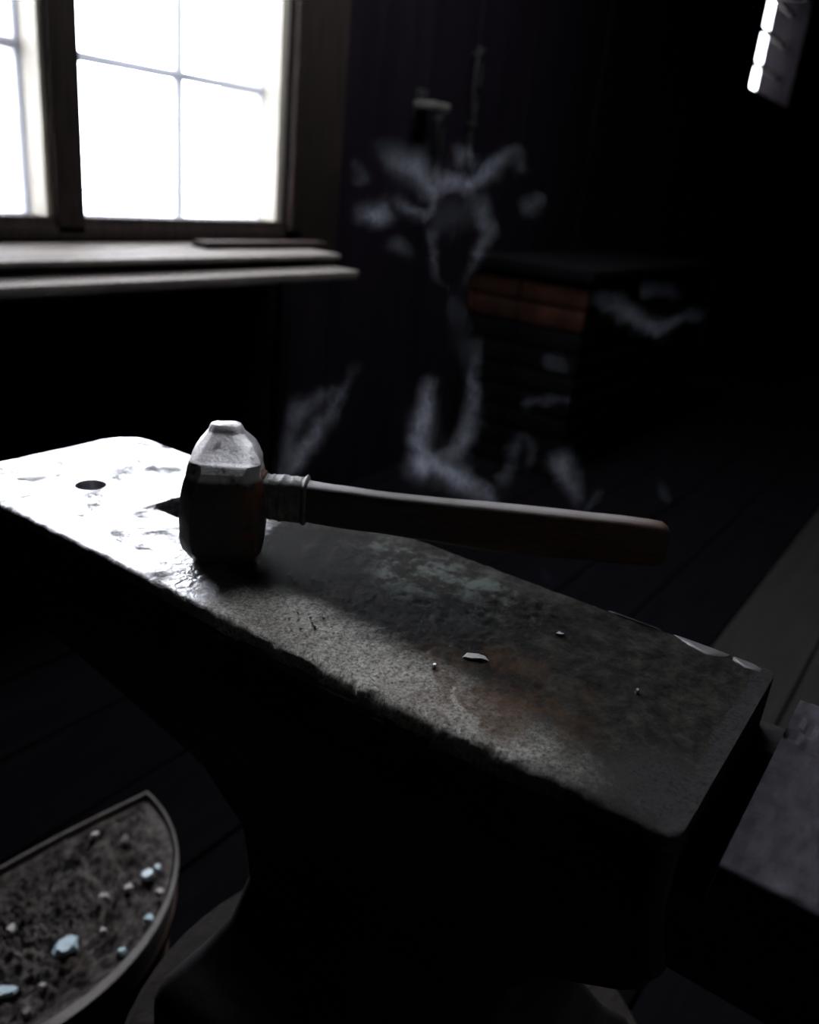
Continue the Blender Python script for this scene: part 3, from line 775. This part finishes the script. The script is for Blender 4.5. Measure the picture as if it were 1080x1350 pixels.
br = empty('wall_bracket', (2.43, WY-.02, CZ+.205), label='small pale iron bracket fixed to the dark wall beside the window', cat='bracket')
bm = bmesh.new(); box(bm, -.05, .05, -.075, 0, -.010, .014, bev=.005); obj('arm', bm, M['pale_iron'], br, 30)
bm = bmesh.new(); box(bm, -.02, .02, -.008, .02, -.07, .05, bev=.003); obj('wall_plate', bm, M['black_iron'], br, 30)

# ------------------------------------------------------------------ smoke
def vol_mat(name, dens, col=(.80, .86, 1.0)):
    def fn(nt, out):
        a = nt.nodes.new('ShaderNodeAttribute'); a.attribute_name = 'density'
        v = nt.nodes.new('ShaderNodeVolumeScatter'); v.inputs['Color'].default_value = (*col, 1); v.inputs['Anisotropy'].default_value = .35
        nt.links.new(mth(nt, 'MULTIPLY', a.outputs['Fac'], dens), v.inputs['Density'])
        nt.links.new(v.outputs[0], out.inputs['Volume'])
    return mat(name, fn)
WISP = {"main": [[[154.0, 49.5], [136.1, 58.8], [121.2, 65.6], [109.9, 73.5], [107.4, 80.9], [108.3, 96.7], [110.1, 112.1], [111.7, 120.8]], [[118.5, 69.9], [130.0, 80.3], [135.2, 94.3], [134.4, 121.1], [133.7, 146.0]], [[112.4, 65.5], [106.3, 74.0]], [[130.3, 62.9], [149.1, 53.2], [156.2, 49.8]]],
 "left": [[[30.6, 52.7], [40.5, 66.8], [52.1, 86.1], [60.8, 103.8], [69.5, 123.5]], [[32.2, 56.6], [35.5, 79.9], [37.9, 102.2]], [[35.3, 84.3], [49.0, 102.5], [63.3, 110.1]]],
 "right": [[[203.1, 53.1], [199.2, 65.9], [190.2, 77.8], [182.1, 82.4]], [[163.6, 104.8], [165.6, 111.6], [174.8, 115.1], [187.5, 114.8]], [[164.6, 98.3], [171.5, 81.2], [169.9, 62.6]], [[156.9, 61.2], [159.5, 79.9], [164.6, 98.3]], [[206.3, 54.9], [218.2, 62.4]], [[247.1, 71.2], [252.5, 62.5]]],
 "front": [[[44.6, 2], [47.1, 12], [58.2, 23]], [[59.5, 3], [68.8, 12.6], [89.6, 24.8]], [[78.0, 2], [86.0, 13.5], [102.8, 28.3]], [[108.4, 17.1], [109.2, 32.0], [110.9, 46.6]], [[134.2, 29.9], [135.7, 39.8], [138.8, 47.3]], [[191.0, 6.6], [186.1, 26.0], [177.7, 39.7]], [[209.0, 13.7], [212.7, 31.5]]],
 "top": [[[65.0, 199.4], [73.7, 198.8], [80.3, 204.3]], [[78.7, 209.2], [85.9, 207.8], [93.2, 204.8], [99.0, 202.4], [103.4, 208.7], [105.5, 214.4]], [[74.1, 231.1], [84.1, 226.7], [92.9, 224.0], [101.3, 217.3], [107.9, 220.1], [119.5, 220.9], [127.2, 227.0], [133.3, 232.5], [140.5, 236.0], [144.1, 226.5]], [[110.1, 228.2], [115.5, 234.0], [120.6, 229.9]], [[101.1, 197.4], [103.4, 186.3], [108.3, 174.5], [114.8, 167.3]], [[121.5, 217.1], [125.9, 206.6], [130.1, 195.8], [124.8, 183.9], [124.5, 170.7]], [[113.0, 210.4], [110.0, 202.0], [102.5, 199.0]], [[147.3, 210.1], [152.8, 215.1], [157.0, 218.4]], [[61.1, 225.6], [65.5, 213.8]], [[115.0, 165.8], [122.6, 148.9], [130.2, 120.7]], [[82.2, 188.0], [92.6, 179.5]]],
 "far": [[[192.7, 170.6], [206.9, 167.7], [218.1, 162.5], [229.1, 158.4], [239.5, 166.7], [251.6, 170.3]], [[171.9, 138.5], [182.4, 132.9]], [[212.9, 178.1], [237.7, 174.8]]]}
# per stroke: radius at start, radius at end (mm), strength
WS = {"main": [(5.5, 3.5, 1.3), (5.5, 2.5, .6), (6, 5, 1.4), (4, 2.5, .8)],
 "left": [(5, 1.8, .75), (5.5, 3, .3), (4, 2, .5)],
 "right": [(3.5, 5.5, .5), (2, 2.5, .32), (3, 2.5, .22), (3.5, 2.5, .3), (3, 2, .3), (3, 3, .2)],
 "front": [(2.5, 2.0, .42), (2.2, 2.5, .42), (2.5, 2.5, .40), (2.5, 3, .35), (3, 2.5, .35), (2.5, 3, .22), (3, 3, .2)],
 "top": [(4.0, 3.0, 1.0), (3.0, 3.2, .65), (6, 3.5, .65), (3.5, 3.5, .5), (2.4, 1.8, .42), (4.2, 2.4, .62), (8, 8, .10), (4, 3, .34), (2.5, 3, .24), (6, 4, .11), (5, 4, .16)],
 "far": [(5, 3, .34), (4, 3, .18), (4, 4, .10)]}
LAB = {"main": 'thickest curl of blue grey smoke rising from behind the middle of the hammer handle',
 "left": 'slanting wisp of smoke rising just beside the hammer head',
 "right": 'faint veil of smoke above the outer end of the hammer handle',
 "front": 'thin streaks of smoke rising off the anvil face under the handle',
 "top": 'tangled cloud of smoke drifting high against the dark wall beside the window',
 "far": 'small detached curl of smoke drifting in the dark high beyond the handle end'}
def spline(P_, n):
    out = []
    m = len(P_)
    for i in range(m-1):
        p0, p1, p2, p3 = P_[max(i-1, 0)], P_[i], P_[i+1], P_[min(i+2, m-1)]
        for k in range(n):
            t = k/n
            out.append([.5*(2*p1[c]+(p2[c]-p0[c])*t+(2*p0[c]-5*p1[c]+4*p2[c]-p3[c])*t*t+(3*p1[c]-p0[c]-3*p2[c]+p3[c])*t**3) for c in range(2)])
    out.append(list(P_[-1])); return out
def smoke(key, dens, vm):
    pts, rad, stg = [], [], []
    rnd = random.Random(len(key)*7+ord(key[0]))
    for s, (r0, r1, st) in zip(WISP[key], WS[key]):
        sp = spline(s, 14); n = len(sp); ph = rnd.uniform(0, 6); dv = rnd.uniform(-6, 6)
        base = 22 if key != 'front' else 14
        for i, (u, z) in enumerate(sp):
            t = i/(n-1)
            pts.append(Vector((u, base+dv+5*math.sin(ph+t*4), z))/1000)
            rad.append((r0+(r1-r0)*t)*1.0/1000); stg.append(st*min(1, .25+4*t)*min(1, .1+3.2*(1-t)))
    me = bpy.data.meshes.new('smoke_path'); me.from_pydata(pts, [], [])
    a = me.attributes.new('rad', 'FLOAT', 'POINT'); a.data.foreach_set('value', rad)
    a = me.attributes.new('stg', 'FLOAT', 'POINT'); a.data.foreach_set('value', stg)
    o = link('smoke', me); o.location = ham.location; o.rotation_euler = ham.rotation_euler
    tag(o, LAB[key], 'smoke', kind='stuff')
    lo = [min(p[c] for p in pts)-.018 for c in range(3)]; hi = [max(p[c] for p in pts)+.018 for c in range(3)]
    if key == 'front': lo[2] = .0015
    ng = bpy.data.node_groups.new('smoke_'+key, 'GeometryNodeTree')
    ng.interface.new_socket('Geometry', in_out='INPUT', socket_type='NodeSocketGeometry'); ng.interface.new_socket('Geometry', in_out='OUTPUT', socket_type='NodeSocketGeometry')
    gi = ng.nodes.new('NodeGroupInput'); go = ng.nodes.new('NodeGroupOutput'); L = ng.links.new
    pos = ng.nodes.new('GeometryNodeInputPosition').outputs[0]
    def vm_(op, a, b):
        m = ng.nodes.new('ShaderNodeVectorMath'); m.operation = op
        for i, v in enumerate((a, b)):
            if v is None: continue
            if isinstance(v, tuple): m.inputs[i].default_value = v
            elif isinstance(v, float): m.inputs['Scale'].default_value = v
            else: L(v, m.inputs[i])
        return m
    def nz(vec, sc, det):
        n = ng.nodes.new('ShaderNodeTexNoise'); n.inputs['Scale'].default_value = sc; n.inputs['Detail'].default_value = det; L(vec, n.inputs['Vector']); return n
    # turbulence: bend the space round the filaments at two sizes
    pos2 = vm_('ADD', pos, {'top': (.31, .12, .45), 'main': (.0, .0, .0)}.get(key, (.1, .2, .05))).outputs[0]
    w1_ = vm_('SCALE', vm_('SUBTRACT', nz(pos2, 55, 3).outputs['Color'], (.5, .5, .5)).outputs[0], .013).outputs[0]
    w2_ = vm_('SCALE', vm_('SUBTRACT', nz(pos, 170, 2).outputs['Color'], (.5, .5, .5)).outputs[0], .0058).outputs[0]
    q = vm_('ADD', vm_('ADD', pos, w1_).outputs[0], w2_).outputs[0]
    sn = ng.nodes.new('GeometryNodeSampleNearest'); sn.domain = 'POINT'; L(gi.outputs[0], sn.inputs[0]); L(q, sn.inputs['Sample Position'])
    def samp(src, typ):
        s = ng.nodes.new('GeometryNodeSampleIndex'); s.data_type = typ; s.domain = 'POINT'
        L(gi.outputs[0], s.inputs[0]); L(sn.outputs[0], s.inputs['Index']); L(src, s.inputs['Value']); return s.outputs[0]
    def named(nm):
        a = ng.nodes.new('GeometryNodeInputNamedAttribute'); a.data_type = 'FLOAT'; a.inputs[0].default_value = nm; return a.outputs[0]
    pp = samp(pos, 'FLOAT_VECTOR'); rr_ = samp(named('rad'), 'FLOAT'); ss = samp(named('stg'), 'FLOAT')
    d = vm_('DISTANCE', q, pp).outputs['Value']
    def m_(op, a, b=0.0, c=None, clamp=False):
        m = ng.nodes.new('ShaderNodeMath'); m.operation = op; m.use_clamp = clamp
        for i, v in enumerate((a, b, c)):
            if v is None: continue
            if isinstance(v, (int, float)): m.inputs[i].default_value = v
            else: L(v, m.inputs[i])
        return m.outputs[0]
    x = m_('DIVIDE', d, rr_); g = m_('EXPONENT', m_('MULTIPLY', m_('MULTIPLY', x, x), -1.3))
    # sheets: ridged noise picks out thin folds inside the wisp
    fold = m_('ABSOLUTE', m_('SUBTRACT', nz(vm_('MULTIPLY', q, (1.6, 1.0, .7)).outputs[0], 170, 3).outputs[0], .5))
    fold = m_('MULTIPLY_ADD', m_('SUBTRACT', 1.0, m_('MULTIPLY', fold, 6.0), clamp=True), .9, .30)
    dn = m_('MULTIPLY', m_('MULTIPLY', g, ss), fold)
    halo = m_('MULTIPLY', m_('EXPONENT', m_('MULTIPLY', m_('MULTIPLY', x, x), -.28)), m_('MULTIPLY', ss, .13))
    dn = m_('MAXIMUM', m_('SUBTRACT', m_('ADD', dn, halo), .008), 0.0)
    vc = ng.nodes.new('GeometryNodeVolumeCube'); L(dn, vc.inputs['Density'])
    vc.inputs['Min'].default_value = lo; vc.inputs['Max'].default_value = hi
    for ax, nm in enumerate('XYZ'): vc.inputs['Resolution '+nm].default_value = max(8, min(300, int((hi[ax]-lo[ax])/.0008)))
    sm = ng.nodes.new('GeometryNodeSetMaterial'); sm.inputs['Material'].default_value = vm
    L(vc.outputs[0], sm.inputs[0]); L(sm.outputs[0], go.inputs[0])
    md = o.modifiers.new('smoke', 'NODES'); md.node_group = ng
    me.materials.append(vm)
    return o
VM = vol_mat('smoke', 13.0)
for k in WISP: smoke(k, 1.0, VM)

# ------------------------------------------------------------------ light
w = bpy.data.worlds.new('World'); bpy.context.scene.world = w; w.use_nodes = True
bg = w.node_tree.nodes['Background']; bg.inputs[0].default_value = (.95, .965, 1.0, 1); bg.inputs[1].default_value = 23.0
def portal(name, loc, rot, sx, sy):
    l = bpy.data.lights.new(name, 'AREA'); l.shape = 'RECTANGLE'; l.size = sx; l.size_y = sy; l.cycles.is_portal = True
    o = bpy.data.objects.new(name, l); C.objects.link(o); o.location = loc; o.rotation_euler = rot
portal('window_daylight', ((WX0+WX1)/2, OUTY+.01, (WZ0+WZ1)/2), (-PI/2, 0, 0), WX1-WX0, WZ1-WZ0)
portal('small_window_daylight', ((SX0+SX1)/2, OUTY+.01, (SZ0+SZ1)/2), (-PI/2, 0, 0), SX1-SX0, SZ1-SZ0)
portal('doorway_daylight', (DX1-.02, Y0-.16, DZ/2), (PI/2, 0, 0), .04, DZ)  # fill light from the added, unseen door gap
portal('skylight_daylight', ((KX0+KX1)/2, (KY0+KY1)/2, ZC+.13), (0, 0, 0), KX1-KX0, KY1-KY0)

# ------------------------------------------------------------------ camera
cam = bpy.data.cameras.new('camera'); co = bpy.data.objects.new('camera', cam); C.objects.link(co)
r_ = Vector((0.57163108, -0.81475911, 0.09698193)); u_ = Vector((0.25165763, 0.28659546, 0.92440872)); b_ = Vector((-0.78096501, -0.50401452, 0.36886722))
m3 = Matrix((r_, u_, b_)).transposed()
co.matrix_world = Matrix.Translation((0, 0, CZ)) @ m3.to_4x4()
cam.sensor_fit = 'VERTICAL'; cam.sensor_height = 36; cam.sensor_width = 28.8; cam.lens = 1112.5/1350*36
cam.clip_start = .02; cam.clip_end = 100
cam.dof.use_dof = True; cam.dof.focus_distance = .42; cam.dof.aperture_fstop = 7.4
sc = bpy.context.scene; sc.camera = co
sc.view_settings.view_transform = 'Standard'; sc.view_settings.look = 'None'; sc.view_settings.gamma = 1; sc.view_settings.exposure = 0.0
sc.view_settings.use_curve_mapping = False
sc.cycles.max_bounces = 8; sc.cycles.diffuse_bounces = 4; sc.cycles.volume_bounces = 1; sc.cycles.transparent_max_bounces = 12
sc.cycles.use_denoising = True; sc.cycles.caustics_reflective = False; sc.cycles.caustics_refractive = False
sc.cycles.volume_max_steps = 256; sc.cycles.sample_clamp_indirect = 4
